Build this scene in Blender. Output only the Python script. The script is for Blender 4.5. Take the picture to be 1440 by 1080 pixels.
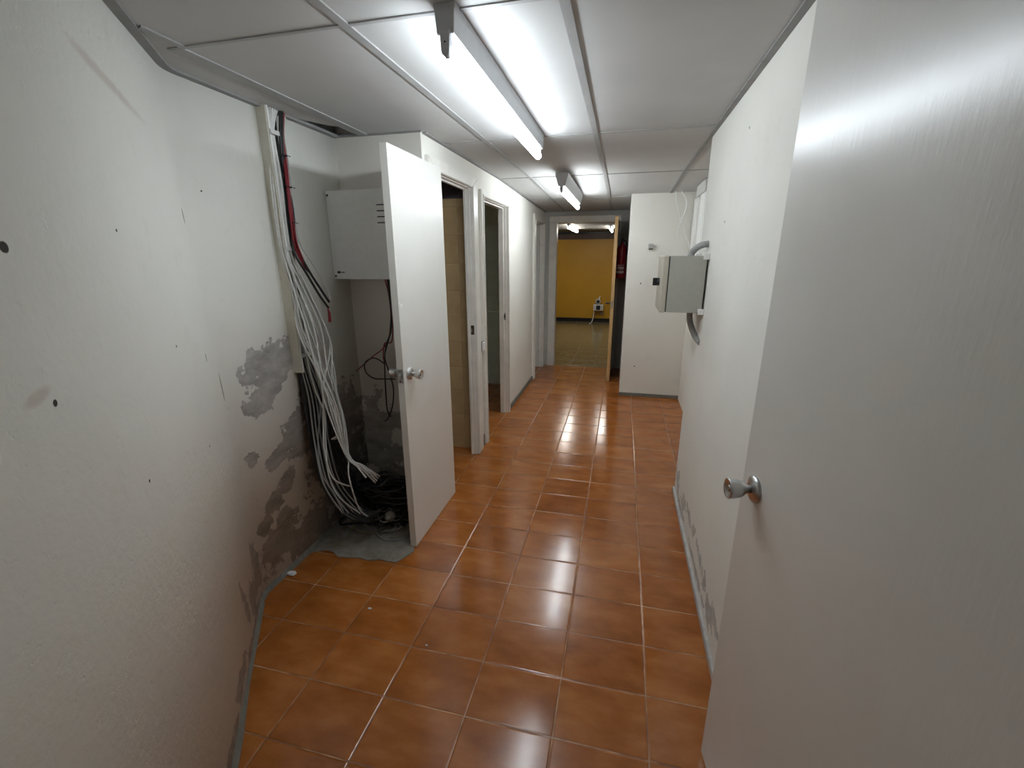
import bpy, bmesh, math, random
from mathutils import Vector, Matrix, noise

random.seed(7)
SC = bpy.context.scene
for o in list(bpy.data.objects):
    bpy.data.objects.remove(o)
C = SC.collection

# ---------------------------------------------------------------- camera, world, exposure
cam_data = bpy.data.cameras.new('camera')
cam_data.sensor_fit = 'HORIZONTAL'
cam_data.sensor_width = 36.0
cam_data.lens = 625.0 / 1440.0 * 36.0
cam_data.clip_start = 0.02
cam = bpy.data.objects.new('camera', cam_data)
C.objects.link(cam)
_f = 625.0                                   # focal length in pixels of a 1440-wide frame
_Y = Vector((877 - 720, 358 - 540, _f)).normalized()        # down the corridor
_D = Vector((731 - 720, 2698 - 540, _f)).normalized()       # straight down
_D = (_D - _Y * _Y.dot(_D)).normalized()
_Z = -_D
_X = _Y.cross(_Z)
EYE = Vector((0.0, 0.0, 1.56))
right = Vector((_X[0], _Y[0], _Z[0]))
up = -Vector((_X[1], _Y[1], _Z[1]))
back = -Vector((_X[2], _Y[2], _Z[2]))
m = Matrix((right, up, back)).transposed().to_4x4()
m.translation = EYE
cam.matrix_world = m
SC.camera = cam

world = bpy.data.worlds.new('world')
SC.world = world
world.use_nodes = True
world.node_tree.nodes['Background'].inputs[0].default_value = (0.6, 0.7, 0.8, 1)
world.node_tree.nodes['Background'].inputs[1].default_value = 0.0
vs = SC.view_settings
vs.view_transform = 'Standard'
vs.look = 'None'
vs.gamma = 1.0
vs.use_curve_mapping = False
vs.exposure = 1.0
SC.cycles.diffuse_bounces = 10
SC.cycles.max_bounces = 14
TUBE_NEAR = 21.5
TUBE_FAR = 28.0
TUBE_HALL = 28.0

# ---------------------------------------------------------------- material helpers
class NT:
    def __init__(self, name):
        self.mat = bpy.data.materials.new(name)
        self.mat.use_nodes = True
        self.t = self.mat.node_tree
        self.p = self.t.nodes['Principled BSDF']
        self._obj = None
    def n(self, kind, **kw):
        nd = self.t.nodes.new(kind)
        for k, v in kw.items():
            setattr(nd, k, v)
        return nd
    def link(self, a, b):
        self.t.links.new(a, b)
    def obj(self):
        if self._obj is None:
            self._obj = self.n('ShaderNodeTexCoord').outputs['Object']
        return self._obj
    def set(self, sock, v):
        if hasattr(v, 'is_output') or isinstance(v, bpy.types.NodeSocket):
            self.link(v, sock)
        else:
            sock.default_value = v
    def math(self, op, a, b=0.0, c=0.0, clamp=False):
        nd = self.n('ShaderNodeMath', operation=op)
        nd.use_clamp = clamp
        self.set(nd.inputs[0], a); self.set(nd.inputs[1], b); self.set(nd.inputs[2], c)
        return nd.outputs[0]
    def mapped(self, scale=(1, 1, 1), loc=(0, 0, 0)):
        nd = self.n('ShaderNodeMapping')
        self.link(self.obj(), nd.inputs['Vector'])
        nd.inputs['Scale'].default_value = scale
        nd.inputs['Location'].default_value = loc
        return nd.outputs[0]
    def noise(self, scale, detail=4, rough=0.55, vec=None):
        nd = self.n('ShaderNodeTexNoise')
        nd.inputs['Scale'].default_value = scale
        nd.inputs['Detail'].default_value = detail
        nd.inputs['Roughness'].default_value = rough
        self.link(vec if vec is not None else self.obj(), nd.inputs['Vector'])
        return nd.outputs['Fac']
    def ramp(self, fac, stops):
        nd = self.n('ShaderNodeValToRGB')
        cr = nd.color_ramp
        while len(cr.elements) < len(stops):
            cr.elements.new(0.5)
        for e, (p, c) in zip(cr.elements, stops):
            e.position = p
            e.color = (*c, 1) if len(c) == 3 else c
        self.set(nd.inputs[0], fac)
        return nd.outputs[0]
    def step(self, v, lo, hi):
        nd = self.n('ShaderNodeMapRange')
        nd.interpolation_type = 'SMOOTHSTEP'
        self.set(nd.inputs['Value'], v)
        nd.inputs['From Min'].default_value = lo
        nd.inputs['From Max'].default_value = hi
        return nd.outputs[0]
    def mix(self, fac, a, b, mode='MIX'):
        nd = self.n('ShaderNodeMix', data_type='RGBA', blend_type=mode)
        self.set(nd.inputs[0], fac)
        for s, v in ((nd.inputs[6], a), (nd.inputs[7], b)):
            if isinstance(v, tuple):
                s.default_value = (*v, 1)
            else:
                self.link(v, s)
        return nd.outputs[2]
    def bump(self, height, strength=0.3, dist=0.01, normal=None):
        nd = self.n('ShaderNodeBump')
        nd.inputs['Strength'].default_value = strength
        nd.inputs['Distance'].default_value = dist
        self.set(nd.inputs['Height'], height)
        if normal is not None:
            self.link(normal, nd.inputs['Normal'])
        self.link(nd.outputs[0], self.p.inputs['Normal'])
        return nd.outputs[0]
    def color(self, c):
        if isinstance(c, tuple):
            self.p.inputs['Base Color'].default_value = (*c, 1)
        else:
            self.link(c, self.p.inputs['Base Color'])
        return self
    def rough(self, r, metal=0.0, spec=0.5):
        self.set(self.p.inputs['Roughness'], r)
        self.p.inputs['Metallic'].default_value = metal
        self.p.inputs['Specular IOR Level'].default_value = spec
        return self
    def xyz(self, vec=None):
        nd = self.n('ShaderNodeSeparateXYZ')
        self.link(vec if vec is not None else self.obj(), nd.inputs[0])
        return nd.outputs
    def blobs(self, spots, axis='Y', wobble=0.5, wscale=9.0):
        """mask that is about 1 inside the ragged ellipses (u, z, half-u, half-z, tilt) of a wall"""
        s = self.xyz()
        u, z = s['XYZ'.index(axis)], s[2]
        best = None
        for (cu, cz, au, az, ang) in spots:
            ca, sa = math.cos(math.radians(ang)), math.sin(math.radians(ang))
            du = self.math('SUBTRACT', u, cu)
            dz = self.math('SUBTRACT', z, cz)
            p = self.math('DIVIDE', self.math('ADD', self.math('MULTIPLY', du, ca), self.math('MULTIPLY', dz, sa)), au)
            q = self.math('DIVIDE', self.math('SUBTRACT', self.math('MULTIPLY', dz, ca), self.math('MULTIPLY', du, sa)), az)
            d = self.math('SQRT', self.math('ADD', self.math('MULTIPLY', p, p), self.math('MULTIPLY', q, q)))
            v = self.math('SUBTRACT', 1.0, d)
            best = v if best is None else self.math('MAXIMUM', best, v)
        nz = self.noise(wscale, 6, 0.62)
        return self.math('ADD', best, self.math('MULTIPLY', self.math('SUBTRACT', nz, 0.5), wobble * 2))

def plain(name, col, rough=0.5, metal=0.0, var=0.06, bump=0.0, scale=30.0, spec=0.5):
    k = NT(name)
    nz = k.noise(scale, 3)
    dark = tuple(c * (1 - var) for c in col)
    lite = tuple(min(1, c * (1 + var)) for c in col)
    k.color(k.ramp(nz, [(0.3, dark), (0.7, lite)]))
    k.rough(rough, metal, spec)
    if bump:
        k.bump(nz, bump, 0.004)
    return k.mat

def plaster(name, base, patches=None, peel=None, grit=0.35, axis='Y', holes=None, smear=None):
    k = NT(name)
    big = k.noise(1.6, 5, 0.6)
    fine = k.noise(42, 4, 0.6)
    col = k.ramp(big, [(0.3, tuple(c * 0.94 for c in base)), (0.7, base)])
    spk = k.step(k.noise(16, 3, 0.7, k.mapped((1, 1, 0.7))), 0.70, 0.76)
    col = k.mix(k.math('MULTIPLY', spk, 0.22), col, tuple(c * 0.72 for c in base))
    h = k.math('MULTIPLY', fine, 0.35)
    h = k.math('ADD', h, k.math('MULTIPLY', k.noise(9, 3), 0.6))
    pit = k.step(k.noise(24, 4, 0.7), 0.60, 0.72)
    h = k.math('SUBTRACT', h, k.math('MULTIPLY', pit, 0.16))
    dirt = k.step(k.noise(5.5, 6, 0.75), 0.56, 0.75)
    col = k.mix(k.math('MULTIPLY', dirt, 0.16), col, (0.52, 0.44, 0.35))
    if smear:
        mk = k.step(k.blobs(smear, axis, 0.5, 7), 0.0, 0.7)
        col = k.mix(k.math('MULTIPLY', mk, 0.35), col, (0.42, 0.31, 0.22))
    if peel:
        v = k.blobs(peel, axis, 1.3, 16)
        mk = k.step(v, 0.20, 0.26)
        edge = k.math('SUBTRACT', k.step(v, 0.10, 0.18), mk)
        col = k.mix(k.math('MULTIPLY', edge, 0.7), col, (0.72, 0.70, 0.66))
        col = k.mix(mk, col, k.ramp(k.noise(26, 4), [(0.3, (0.38, 0.37, 0.35)), (0.7, (0.58, 0.57, 0.54))]))
        h = k.math('SUBTRACT', h, k.math('MULTIPLY', mk, 0.5))
    if patches:
        v = k.blobs(patches, axis, 1.35, 11)
        mk = k.step(v, 0.10, 0.15)
        edge = k.math('SUBTRACT', k.step(v, 0.02, 0.08), mk)
        damp = k.ramp(k.noise(7, 8, 0.7, k.mapped((1, 1, 2.2))), [(0.28, (0.28, 0.265, 0.245)), (0.5, (0.42, 0.405, 0.385)), (0.72, (0.58, 0.56, 0.53))])
        col = k.mix(k.math('MULTIPLY', edge, 0.8), col, (0.74, 0.73, 0.70))
        col = k.mix(mk, col, damp)
        h = k.math('SUBTRACT', h, k.math('MULTIPLY', mk, 0.7))
    if holes:
        mk = k.step(k.blobs(holes, axis, 0.15, 60), 0.0, 0.25)
        col = k.mix(mk, col, (0.05, 0.045, 0.04))
    k.color(col)
    k.rough(0.82, 0, 0.25)
    k.bump(h, grit, 0.006)
    return k.mat

# ---------------------------------------------------------------- mesh helpers
def new_bm():
    return bmesh.new()

def box(bm, x0, x1, y0, y1, z0, z1, bev=0.0, seg=2):
    vs_ = [bm.verts.new((x, y, z)) for z in (z0, z1) for (x, y) in ((x0, y0), (x1, y0), (x1, y1), (x0, y1))]
    fs = [(3, 2, 1, 0), (4, 5, 6, 7), (0, 1, 5, 4), (1, 2, 6, 5), (2, 3, 7, 6), (3, 0, 4, 7)]
    faces = [bm.faces.new([vs_[i] for i in f]) for f in fs]
    if bev > 0:
        es = list({e for f in faces for e in f.edges})
        bmesh.ops.bevel(bm, geom=es, offset=bev, segments=seg, profile=0.5, affect='EDGES')
    return bm

def smooth_path(pts, n=6):
    P = [Vector(p) for p in pts]
    if len(P) < 3:
        return P
    out = []
    for i in range(len(P) - 1):
        p0 = P[max(0, i - 1)]; p1 = P[i]; p2 = P[i + 1]; p3 = P[min(len(P) - 1, i + 2)]
        for s in range(n):
            t = s / n
            out.append(0.5 * ((2 * p1) + (p2 - p0) * t + (2 * p0 - 5 * p1 + 4 * p2 - p3) * t * t + (3 * p1 - p0 - 3 * p2 + p3) * t ** 3))
    out.append(P[-1])
    return out

def tube(bm, pts, r, segs=8, n=6, caps=True, taper=None):
    P = smooth_path(pts, n)
    ref = None
    rings = []
    for i, p in enumerate(P):
        a = P[max(0, i - 1)]; b = P[min(len(P) - 1, i + 1)]
        t = (b - a)
        if t.length < 1e-7:
            t = Vector((0, 0, 1))
        t.normalize()
        if ref is None:
            ref = Vector((1, 0, 0)) if abs(t.x) < 0.8 else Vector((0, 1, 0))
        u = (ref - t * ref.dot(t)).normalized()
        w = t.cross(u)
        ref = u
        rr = r if taper is None else r * taper(i / max(1, len(P) - 1))
        rings.append([bm.verts.new(p + (u * math.cos(k * 2 * math.pi / segs) + w * math.sin(k * 2 * math.pi / segs)) * rr) for k in range(segs)])
    for A, B in zip(rings, rings[1:]):
        for k in range(segs):
            f = bm.faces.new((A[k], A[(k + 1) % segs], B[(k + 1) % segs], B[k]))
            f.smooth = True
    if caps:
        bm.faces.new(list(reversed(rings[0])))
        bm.faces.new(rings[-1])
    return bm

def lathe(bm, prof, origin, axis, segs=28):
    """prof: (distance along axis, radius)"""
    ax = Vector(axis).normalized()
    ref = Vector((0, 0, 1)) if abs(ax.z) < 0.9 else Vector((1, 0, 0))
    u = (ref - ax * ref.dot(ax)).normalized()
    w = ax.cross(u)
    o = Vector(origin)
    rings = []
    for d, r in prof:
        r = max(r, 1e-4)
        rings.append([bm.verts.new(o + ax * d + (u * math.cos(k * 2 * math.pi / segs) + w * math.sin(k * 2 * math.pi / segs)) * r) for k in range(segs)])
    for A, B in zip(rings, rings[1:]):
        for k in range(segs):
            f = bm.faces.new((A[k], A[(k + 1) % segs], B[(k + 1) % segs], B[k]))
            f.smooth = True
    bm.faces.new(list(reversed(rings[0])))
    bm.faces.new(rings[-1])
    return bm

def prism(bm, poly, axis, a, b):
    """poly in the plane of the two other axes, swept along axis from a to b"""
    def mk(p, v):
        return {'x': (v, p[0], p[1]), 'y': (p[0], v, p[1]), 'z': (p[0], p[1], v)}[axis]
    A = [bm.verts.new(mk(p, a)) for p in poly]
    B = [bm.verts.new(mk(p, b)) for p in poly]
    n = len(poly)
    bm.faces.new(A); bm.faces.new(list(reversed(B)))
    for i in range(n):
        bm.faces.new((A[i], B[i], B[(i + 1) % n], A[(i + 1) % n]))
    return bm

def make(name, bm, mat, parent=None, loc=None, rot=None):
    bmesh.ops.recalc_face_normals(bm, faces=bm.faces[:])
    if loc is not None:                      # rebase: geometry was written in world space, origin goes to loc
        for v in bm.verts:
            v.co -= Vector(loc)
    me = bpy.data.meshes.new(name)
    bm.to_mesh(me); bm.free()
    me.materials.append(mat)
    o = bpy.data.objects.new(name, me)
    C.objects.link(o)
    if loc is not None:
        o.location = loc
    if rot is not None:
        o.rotation_euler = rot
    if parent is not None:
        o.parent = parent
        w = Vector((0, 0, 0)); q = parent       # keep world-space geometry where it was written
        while q is not None:
            w = w + Vector(q.location); q = q.parent
        o.location = (Vector(loc) if loc is not None else Vector((0, 0, 0))) - w
    return o

def tag(o, label, cat=None, group=None, kind=None):
    o['label'] = label
    if cat: o['category'] = cat
    if group: o['group'] = group
    if kind: o['kind'] = kind
    return o

def struct(name, bm, mat, label=None, parent=None, loc=None):
    o = make(name, bm, mat, parent, loc)
    o['kind'] = 'structure'
    if label: o['label'] = label
    return o

def empty(name, loc):
    o = bpy.data.objects.new(name, None)
    C.objects.link(o)
    o.location = loc
    return o

# ---------------------------------------------------------------- materials
WALL = (0.78, 0.767, 0.71)
B_PATCH = [(1.70, 1.05, 0.20, 0.13, 20), (1.86, 1.12, 0.10, 0.09, 0), (1.64, 0.95, 0.16, 0.08, 25), (1.84, 0.77, 0.16, 0.075, 30),
           (1.90, 0.66, 0.20, 0.09, 25), (1.66, 0.63, 0.15, 0.05, 30), (1.50, 0.68, 0.05, 0.05, 0), (1.66, 0.46, 0.15, 0.05, 35),
           (2.14, 0.33, 0.30, 0.36, 0), (1.62, 0.20, 0.17, 0.12, 30), (1.80, 0.10, 0.22, 0.14, 0), (1.52, 0.33, 0.05, 0.05, 0),
           (2.20, 0.62, 0.20, 0.22, 0)]
A_PEEL = [(1.30, 0.13, 0.09, 0.10, 20), (1.18, 0.20, 0.03, 0.13, 10), (0.98, 0.09, 0.12, 0.05, 0), (1.40, 0.20, 0.05, 0.16, 0), (0.80, 0.05, 0.14, 0.03, 0), (1.25, 0.04, 0.24, 0.035, 0)]
A_HOLES = [(0.495, 1.575, 0.010, 0.010, 0), (0.502, 1.328, 0.006, 0.007, 0), (1.05, 1.30, 0.004, 0.005, 0), (1.36, 1.70, 0.0035, 0.03, 6), (1.30, 1.20, 0.003, 0.02, -4), (0.72, 1.05, 0.004, 0.005, 0), (0.85, 1.62, 0.004, 0.004, 0), (1.15, 0.92, 0.004, 0.006, 0), (1.41, 1.05, 0.003, 0.07, 3), (1.50, 1.80, 0.004, 0.004, 0)]
A_SMEAR = [(0.47, 1.35, 0.04, 0.014, 10), (1.0, 1.97, 0.22, 0.02, -10)]
M_left = plaster('left wall plaster', WALL, patches=B_PATCH, peel=A_PEEL, grit=0.65, holes=A_HOLES, smear=A_SMEAR)
R_PEEL = [(2.80, 0.15, 0.10, 0.08, 30), (2.52, 0.14, 0.15, 0.055, -20), (2.30, 0.18, 0.13, 0.035, 10), (2.14, 0.20, 0.08, 0.04, -30),
          (1.95, 0.18, 0.13, 0.035, 10), (1.80, 0.16, 0.05, 0.06, 0), (1.66, 0.12, 0.08, 0.07, 0), (1.57, 0.17, 0.09, 0.035, 20), (2.6, 0.06, 0.24, 0.03, 0), (2.0, 0.07, 0.3, 0.025, 0)]
R_HOLES = [(2.30, 1.70, 0.008, 0.006, 0), (2.05, 2.02, 0.010, 0.004, 40)]
M_right = plaster('right wall plaster', WALL, peel=R_PEEL, grit=0.3, holes=R_HOLES)
M_wall = plaster('painted plaster', WALL, grit=0.25)
M_pillar = plaster('pillar plaster', (0.77, 0.76, 0.71), grit=0.15, axis='X', holes=[(0.196, 1.262, 0.008, 0.008, 0), (0.193, 0.352, 0.008, 0.008, 0)])
NB_P = [(-1.20, 0.25, 0.30, 0.10, -20), (-1.35, 0.55, 0.15, 0.06, 0), (-1.50, 0.45, 0.12, 0.3, 0), (-1.3, 0.08, 0.4, 0.12, 0)]
M_nook = plaster('nook plaster', (0.74, 0.71, 0.66), patches=NB_P, grit=0.35, axis='X')
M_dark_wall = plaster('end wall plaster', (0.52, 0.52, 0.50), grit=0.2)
M_skirt = plain('cement skirting', (0.185, 0.175, 0.15), 0.85, var=0.18, bump=0.5, scale=25)
M_concrete = NT('rough concrete')
M_concrete.color(M_concrete.ramp(M_concrete.noise(9, 6, 0.7), [(0.25, (0.15, 0.12, 0.09)), (0.5, (0.27, 0.245, 0.21)), (0.75, (0.38, 0.355, 0.32))]))
M_concrete.rough(0.9, 0, 0.2); M_concrete.bump(M_concrete.noise(28, 5), 0.6, 0.01)
M_concrete = M_concrete.mat

def tile_floor(name, sx, sy, ox, oy, cols, grout, rough, gw=0.0032, bumpy=0.12, axes=(0, 1)):
    k = NT(name)
    s = k.xyz()
    u = k.math('DIVIDE', k.math('SUBTRACT', s[axes[0]], ox), sx)
    v = k.math('DIVIDE', k.math('SUBTRACT', s[axes[1]], oy), sy)
    fu, fv = k.math('FRACT', u), k.math('FRACT', v)
    du = k.math('MULTIPLY', k.math('MINIMUM', fu, k.math('SUBTRACT', 1.0, fu)), sx)
    dv = k.math('MULTIPLY', k.math('MINIMUM', fv, k.math('SUBTRACT', 1.0, fv)), sy)
    d = k.math('MINIMUM', du, dv)
    joint = k.math('SUBTRACT', 1.0, k.step(d, gw * 0.35, gw * 0.75))
    cmb = k.n('ShaderNodeCombineXYZ')
    k.link(k.math('FLOOR', u), cmb.inputs[0]); k.link(k.math('FLOOR', v), cmb.inputs[1])
    wn = k.n('ShaderNodeTexWhiteNoise', noise_dimensions='2D')
    k.link(cmb.outputs[0], wn.inputs['Vector'])
    # every tile has its own clouding: shift the noise by the tile's random colour
    sh = k.n('ShaderNodeVectorMath', operation='MULTIPLY_ADD')
    k.link(wn.outputs['Color'], sh.inputs[0]); sh.inputs[1].default_value = (7, 7, 7); k.link(k.obj(), sh.inputs[2])
    stretch = k.n('ShaderNodeMapping'); k.link(sh.outputs[0], stretch.inputs[0]); stretch.inputs['Scale'].default_value = (0.75, 1.5, 1)
    cl = k.noise(7.5, 5, 0.6, stretch.outputs[0])
    mixv = k.math('ADD', k.math('MULTIPLY', cl, 0.86), k.math('MULTIPLY', wn.outputs['Value'], 0.14))
    col = k.ramp(mixv, [(0.32, cols[0]), (0.5, cols[1]), (0.68, cols[2])])
    gn = k.step(k.noise(3.2, 4, 0.7), 0.42, 0.62)
    gcol = k.mix(gn, grout[0], grout[1])
    col = k.mix(joint, col, gcol)
    k.color(col)
    k.rough(k.math('ADD', k.math('ADD', rough, k.math('MULTIPLY', k.noise(5, 3), 0.06)), k.math('MULTIPLY', joint, 0.4)), 0, 0.62)
    ed = k.step(d, gw * 0.5, gw * 2.2)
    wav = k.noise(11, 2, 0.5)
    h = k.math('ADD', k.math('MULTIPLY', ed, 0.5), k.math('MULTIPLY', wav, bumpy))
    h = k.math('ADD', h, k.math('MULTIPLY', k.noise(90, 2), bumpy * 0.12))
    k.bump(h, 0.45, 0.006)
    return k.mat
M_tile = tile_floor('terracotta tiles', 0.312, 0.2246, -0.135, 1.1045,
                    [(0.27, 0.080, 0.014), (0.37, 0.118, 0.023), (0.46, 0.170, 0.042)], [(0.20, 0.09, 0.04), (0.60, 0.38, 0.22)], 0.13, bumpy=0.07)
M_olive = tile_floor('olive tiles', 0.33, 0.33, 0.0, 6.4, [(0.15, 0.125, 0.065), (0.19, 0.16, 0.085), (0.23, 0.19, 0.105)],
                     [(0.12, 0.10, 0.06), (0.2, 0.17, 0.1)], 0.16)
M_beige_tile = tile_floor('beige wall tiles', 0.30, 0.20, 0.0, 0.1, [(0.44, 0.31, 0.16), (0.49, 0.36, 0.19), (0.53, 0.40, 0.22)],
                          [(0.38, 0.28, 0.15), (0.42, 0.31, 0.17)], 0.35, bumpy=0.04, axes=(0, 2))
M_pale_tile = tile_floor('pale green wall tiles', 0.20, 0.20, 0.0, 0.1, [(0.52, 0.60, 0.54), (0.56, 0.64, 0.57), (0.60, 0.68, 0.60)],
                         [(0.50, 0.56, 0.50), (0.54, 0.6, 0.54)], 0.3, bumpy=0.04, axes=(0, 2))
M_pale_side = tile_floor('pale green side tiles', 0.20, 0.20, 0.0, 0.1, [(0.52, 0.60, 0.54), (0.56, 0.64, 0.57), (0.60, 0.68, 0.60)],
                         [(0.50, 0.56, 0.50), (0.54, 0.6, 0.54)], 0.3, bumpy=0.04, axes=(1, 2))
M_ceil = plain('ceiling board', (0.50, 0.50, 0.49), 0.75, var=0.04, scale=3, bump=0.05)
M_hceil = plain('hall ceiling board', (0.11, 0.105, 0.09), 0.8, var=0.06, scale=4)
M_bar = plain('grey metal bar', (0.34, 0.34, 0.335), 0.5, var=0.08, scale=8)
M_angle = plain('dark wall angle', (0.26, 0.26, 0.255), 0.6, var=0.12, scale=12)
M_door = NT('satin white door paint')
M_door.color(M_door.ramp(M_door.noise(2.5, 4), [(0.3, (0.71, 0.695, 0.65)), (0.7, (0.75, 0.74, 0.70))]))
M_door.rough(M_door.math('ADD', 0.215, M_door.math('MULTIPLY', M_door.noise(7, 3), 0.08)), 0, 0.6)
_w = M_door.n('ShaderNodeMapping'); M_door.link(M_door.obj(), _w.inputs[0]); _w.inputs['Scale'].default_value = (6, 6, 1)
M_door.bump(M_door.math('ADD', M_door.noise(14, 4, 0.6, _w.outputs[0]), M_door.math('MULTIPLY', M_door.noise(55, 2), 0.25)), 0.10, 0.004)
M_door = M_door.mat
M_edge = plain('door edge paint', (0.56, 0.53, 0.47), 0.5, var=0.08, scale=12)
M_frame = plain('frame gloss paint', (0.75, 0.73, 0.68), 0.32, var=0.07, scale=9, bump=0.06)
M_chrome = plain('brushed chrome', (0.60, 0.60, 0.60), 0.30, 1.0, var=0.05)
M_steel = plain('dull steel', (0.42, 0.42, 0.41), 0.35, 1.0, var=0.1)
M_bronze = plain('tarnished brass plate', (0.10, 0.065, 0.04), 0.4, 0.6, var=0.2)
M_painted_dark = plain('painted-in darkness', (0.06, 0.055, 0.07), 0.7)
M_skirtw = plain('pale cement skirting', (0.50, 0.49, 0.465), 0.8, var=0.15, bump=0.4, scale=25)
M_black = plain('black plastic', (0.012, 0.012, 0.013), 0.45)
M_hole = plain('dark hole', (0.01, 0.009, 0.008), 0.9)
M_cwhite = plain('white cable sheath', (0.62, 0.61, 0.58), 0.5, var=0.08)
M_cgrey = plain('grey cable sheath', (0.30, 0.29, 0.28), 0.55, var=0.1)
M_cblack = plain('black cable sheath', (0.018, 0.017, 0.017), 0.5, var=0.2)
M_cred = plain('red cable sheath', (0.24, 0.014, 0.022), 0.5, var=0.1)
M_cyel = plain('yellow green wire', (0.26, 0.25, 0.10), 0.6, var=0.1)
M_pvc = plain('cream plastic trunking', (0.62, 0.59, 0.51), 0.45, var=0.05)
M_pvcw = plain('white plastic trunking', (0.78, 0.78, 0.76), 0.4, var=0.03)
M_clip = plain('grey plastic clip', (0.55, 0.55, 0.53), 0.5, var=0.05)
M_panel = plain('white enamel panel', (0.74, 0.74, 0.72), 0.4, var=0.03)
M_box = plain('grey beige box plastic', (0.42, 0.42, 0.37), 0.45, var=0.03)
M_lid = plain('cream box lid', (0.52, 0.48, 0.40), 0.45, var=0.03)
M_gasket_shade = plain('dark gasket and painted shadow', (0.03, 0.03, 0.03), 0.7)
M_conduit = plain('grey corrugated conduit', (0.36, 0.36, 0.35), 0.55, var=0.05)
M_batten = plain('grey lamp housing', (0.50, 0.51, 0.53), 0.45, var=0.04)
M_yellow = plain('ochre wall paint', (0.56, 0.30, 0.020), 0.45, var=0.05, scale=2)
M_brown = plain('dark brown band', (0.10, 0.058, 0.048), 0.5, var=0.1)
M_blackband = plain('black skirting', (0.010, 0.009, 0.012), 0.4)
M_wood = NT('yellow pine lipping')
_w = M_wood.n('ShaderNodeMapping'); M_wood.link(M_wood.obj(), _w.inputs[0]); _w.inputs['Scale'].default_value = (20, 20, 1.2)
M_wood.color(M_wood.ramp(M_wood.noise(3, 5, 0.6, _w.outputs[0]), [(0.3, (0.50, 0.30, 0.13)), (0.7, (0.66, 0.43, 0.20))])).rough(0.45)
M_wood = M_wood.mat
M_veneer = plain('dark wood veneer', (0.075, 0.045, 0.026), 0.4, var=0.25, scale=5)
M_red = plain('red enamel', (0.30, 0.012, 0.020), 0.3, var=0.05)
M_lab = NT('extinguisher label')
_s = M_lab.xyz()
_b = M_lab.math('FRACT', M_lab.math('MULTIPLY', _s[2], 21.0))
M_lab.color(M_lab.mix(M_lab.step(_b, 0.62, 0.70), (0.72, 0.62, 0.60), (0.25, 0.03, 0.04))).rough(0.5)
M_lab = M_lab.mat

def emit(name, col, s):
    k = NT(name)
    k.color((0.8, 0.8, 0.8)); k.rough(0.4)
    k.p.inputs['Emission Color'].default_value = (*col, 1)
    k.p.inputs['Emission Strength'].default_value = s
    return k.mat
M_tube1 = emit('lit tube near', (0.86, 0.94, 1.0), TUBE_NEAR)
M_tube2 = emit('lit tube far', (0.90, 0.97, 1.0), TUBE_FAR)
M_tube3 = emit('lit tube hall', (1.0, 0.95, 0.86), TUBE_HALL)

# ---------------------------------------------------------------- room shell
def ceil_z(y):
    return 2.185 - max(0.0, y - 3.98) * 0.028

struct('floor', box(new_bm(), -2.7, 1.0, -1.3, 6.34, -0.12, 0.0), M_tile, 'glossy terracotta tile floor of the corridor')
struct('floor_hall', box(new_bm(), -5.0, 3.0, 6.34, 11.4, -0.12, -0.001), M_olive, 'olive tile floor of the hall beyond the end door')
# rough concrete patch where the tiles were taken up in the nook
edge = [(-1.60, 1.70), (-1.55, 1.775), (-1.49, 1.80), (-1.44, 1.79), (-1.40, 1.765), (-1.34, 1.77), (-1.28, 1.785), (-1.23, 1.775), (-1.17, 1.795), (-1.12, 1.79), (-1.07, 1.795), (-1.045, 1.84), (-1.02, 1.90), (-1.035, 1.93), (-1.03, 2.06), (-1.05, 2.20), (-1.05, 2.42), (-1.60, 2.42)]
struct('floor_nook', prism(new_bm(), edge, 'z', -0.01, 0.004), M_concrete, 'bare grey concrete patch of floor in the cable nook')

# left wall: oblique near stretch, rounded corner, then straight stretch into the nook
pA = Vector((-1.585, 1.44)); dA = Vector((0.59, -0.81)).normalized()
line = []
s0 = pA + dA * 2.9
line.append(s0)
for i in range(1, 14):
    line.append(s0 + (pA + dA * 0.07 - s0) * i / 13)
p0 = pA + dA * 0.07; p2 = Vector((-1.575, pA.y + 0.07))
for i in range(1, 9):
    t = i / 8
    line.append(p0 * (1 - t) ** 2 + pA * 2 * t * (1 - t) + p2 * t * t)
line.append(Vector((-1.575, 2.42)))
bm = new_bm()
outer = []
for p in line:
    outer.append(p)
def off(p, i):
    a = line[max(0, i - 1)]; b = line[min(len(line) - 1, i + 1)]
    t = (b - a).normalized()
    n = Vector((-t.y, t.x)) if False else Vector((t.y * -1, t.x))
    return p + n * 0.12
ring = [[bm.verts.new((q.x, q.y, z)) for z in (0.0, 2.3)] for q in line]
ring2 = [[bm.verts.new((off(q, i).x, off(q, i).y, z)) for z in (0.0, 2.3)] for i, q in enumerate(line)]
for i in range(len(line) - 1):
    for R_ in (ring, ring2):
        f = bm.faces.new((R_[i][0], R_[i + 1][0], R_[i + 1][1], R_[i][1])); f.smooth = True
    bm.faces.new((ring[i][1], ring[i + 1][1], ring2[i + 1][1], ring2[i][1]))
    bm.faces.new((ring[i][0], ring[i + 1][0], ring2[i + 1][0], ring2[i][0]))
bm.faces.new((ring[0][0], ring[0][1], ring2[0][1], ring2[0][0]))
bm.faces.new((ring[-1][0], ring[-1][1], ring2[-1][1], ring2[-1][0]))
struct('wall_left', bm, M_left, 'stained off-white plaster wall on the left with damp patches behind the cables')

bm = new_bm()
box(bm, -1.70, -1.0702, 2.41, 2.424, 0, 2.3)
box(bm, -2.6, -1.10, 2.424, 2.50, 0, 2.3)
struct('wall_nook', bm, M_nook, 'dim plaster back wall of the cable nook')

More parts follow.
